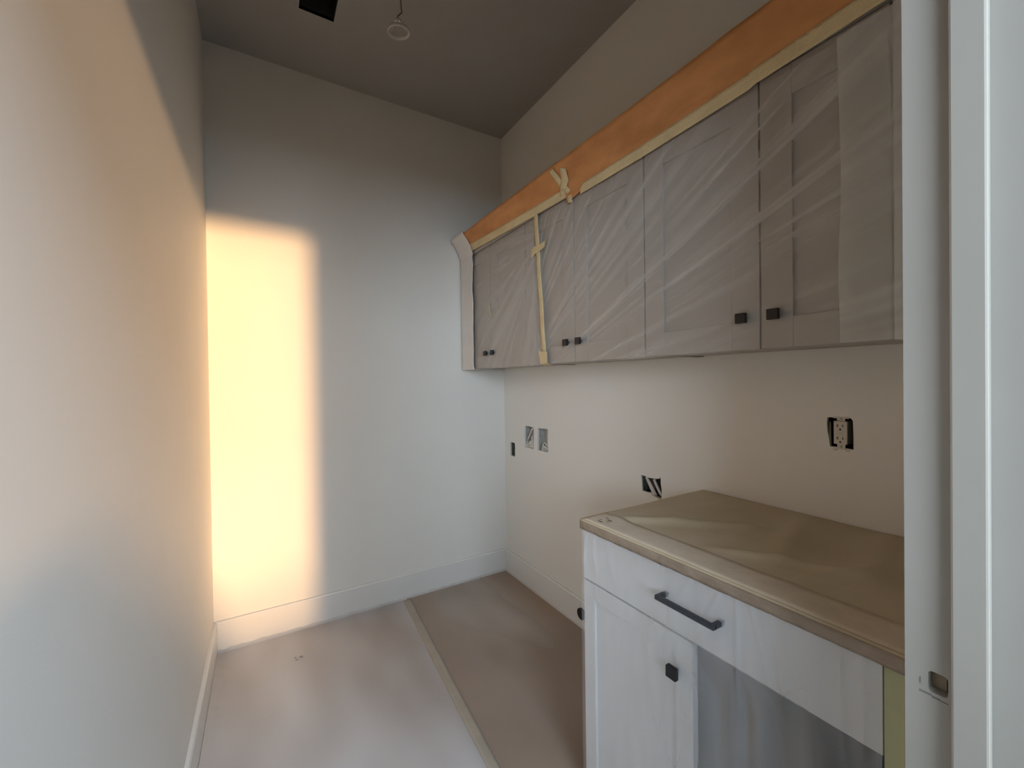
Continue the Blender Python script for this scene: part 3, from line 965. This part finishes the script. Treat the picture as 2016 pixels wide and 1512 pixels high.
# receptacle
t = thing('power_outlet', 'ivory twin power outlet without cover plate in a black box', 'outlet', (XR+0.012, 0.548, 1.127))
ebox(t, 'box', M_SLOT, 0.510, 0.586, 1.120, 1.226, 0.06)
MB().tube([(XR+0.004, 0.5735, 1.135), (XR+0.002, 0.5735, 1.17), (XR+0.003, 0.5740, 1.205)], 0.0022, 8).build('wire', M_GREYSIDE, t, smooth=True)
oc = 0.5455
bd = MB().box(XR-0.002, XR+0.040, oc-0.0165, oc+0.0165, 1.142, 1.209).build('receptacle_body', M_GREYSIDE, t)
fa = MB().box(XR-0.007, XR-0.0015, oc-0.0165, oc+0.0165, 1.1415, 1.2095).build('receptacle_face', M_IVORY, t, bevel=0.001)
for (za, zb_, sgn) in ((1.2095, 1.2225, 1), (1.1255, 1.1415, -1)):
    st_ = MB()
    st_.box(XR-0.0015, XR+0.0005, oc-0.010, oc+0.010, za, zb_)
    ze = zb_ if sgn > 0 else za
    st_.box(XR-0.0015, XR+0.0005, oc-0.020, oc-0.010, ze-0.005, ze+0.001)
    st_.box(XR-0.0015, XR+0.0005, oc+0.010, oc+0.020, ze-0.005, ze+0.001)
    st_.build('mounting_strap', M_IVORY, t, bevel=0.0004)
for zz in (1.2165, 1.1335):
    MB().lathe([(0.0001, 0.0022), (0.0030, 0.0018), (0.0034, 0.0)], (XR-0.0015, oc, zz), (-1, 0, 0), 12).build('screw', M_STEEL, t)
for cz in (1.193, 1.156):
    for dy, hgt in ((0.0065, 0.0042), (-0.0065, 0.0034)):
        MB().box(XR-0.0074, XR-0.0068, oc+dy-0.0010, oc+dy+0.0010, cz+0.003-hgt, cz+0.003+hgt).build('slot', M_SLOT, fa)
    MB().box(XR-0.0074, XR-0.0068, oc+0.0065, oc+0.0105, cz+0.0025, cz+0.0040).build('slot', M_SLOT, fa)
    MB().lathe([(0.0001, 0.0004), (0.0026, 0.0004), (0.0026, 0.0)], (XR-0.0070, oc, cz-0.0080), (-1, 0, 0), 14).build('ground_hole', M_SLOT, fa)
for zz in (1.1795, 1.1725):
    MB().box(XR-0.0080, XR-0.0069, oc-0.007, oc+0.007, zz-0.0026, zz+0.0026).build('test_button', M_IVORY, fa, bevel=0.0004)
MB().lathe([(0.0001, 0.0006), (0.0012, 0.0005), (0.0012, 0)], (XR-0.0069, oc+0.0125, 1.1645), (-1, 0, 0), 10).build('indicator', M_CABLE, fa)

# dark round vent stub low on the right wall, almost hidden by the base cabinet
m = MB()
m.lathe([(0.030, 0.0), (0.030, 0.010), (0.026, 0.012), (0.022, 0.010), (0.0001, 0.010)], (XR-0.016, 1.708, 0.085), (-1, 0, 0), 28)
tag(m.build('pipe_stub', M_BLACK, smooth=False, base=(XR-0.016, 1.708, 0.055)), 'black round pipe stub on the baseboard peeping past the base cabinet', 'pipe')

# ------------------------------------------------------------------ ceiling fittings
t = thing('air_duct', 'black rectangular duct opening in the ceiling', 'vent', (0.2415, 1.975, H+0.001))
dm = MB()
e = 0.002
dm.box(0.168-e, 0.168, 1.84-e, 2.11+e, H+0.001, H+0.24)
dm.box(0.315, 0.315+e, 1.84-e, 2.11+e, H+0.001, H+0.24)
dm.box(0.168, 0.315, 1.84-e, 1.84, H+0.001, H+0.24)
dm.box(0.168, 0.315, 2.11, 2.11+e, H+0.001, H+0.24)
dm.build('duct_boot', M_DUCT, t)
MB().box(0.168-e, 0.315+e, 1.84-e, 2.11+e, H+0.24, H+0.245).build('duct_top', M_SLOT, t)

t = thing('hanging_lampholder', 'small white lampholder dangling from a wire below the ceiling', 'lampholder', (0.545, 1.80, H))
ax = Vector((0.10, 0.10, -1.0)).normalized()
cpt = Vector((0.533, 1.800, 2.868))
MB().lathe([(0.0435, -0.010), (0.0465, -0.010), (0.0475, 0.0), (0.0465, 0.003), (0.0435, 0.003), (0.0435, -0.010)], cpt, ax, 40).build('ring', M_LAMPW, t, smooth=True)
for a0 in (0.4, 2.5, 4.6):
    sx_ = ax.cross(Vector((1, 0, 0))).normalized(); sy_ = ax.cross(sx_)
    rim = cpt + (sx_*math.cos(a0)+sy_*math.sin(a0))*0.045 - ax*0.008
    MB().tube([rim, cpt - ax*0.040 + (rim-cpt)*0.25], 0.0016, 6).build('spoke', M_LAMPW, t, smooth=True)
MB().lathe([(0.0001, -0.052), (0.012, -0.050), (0.017, -0.044), (0.017, -0.036), (0.012, -0.034), (0.0001, -0.034)], cpt, ax, 24).build('cap', M_LAMPW, t, smooth=True)
top = cpt - ax*0.050
MB().tube([top, top+Vector((0.002, 0.006, 0.02)), (0.548, 1.80, 2.96), (0.542, 1.795, 3.0), (0.545, 1.80, H)], 0.0022, 8).build('wire', M_WIRE, t, smooth=True)
MB().lathe([(0.0001, 0.0), (0.022, 0.0), (0.024, 0.003), (0.024, 0.006)], (0.545, 1.80, H-0.006), (0, 0, 1), 20).build('ceiling_plate', M_LAMPW, t)
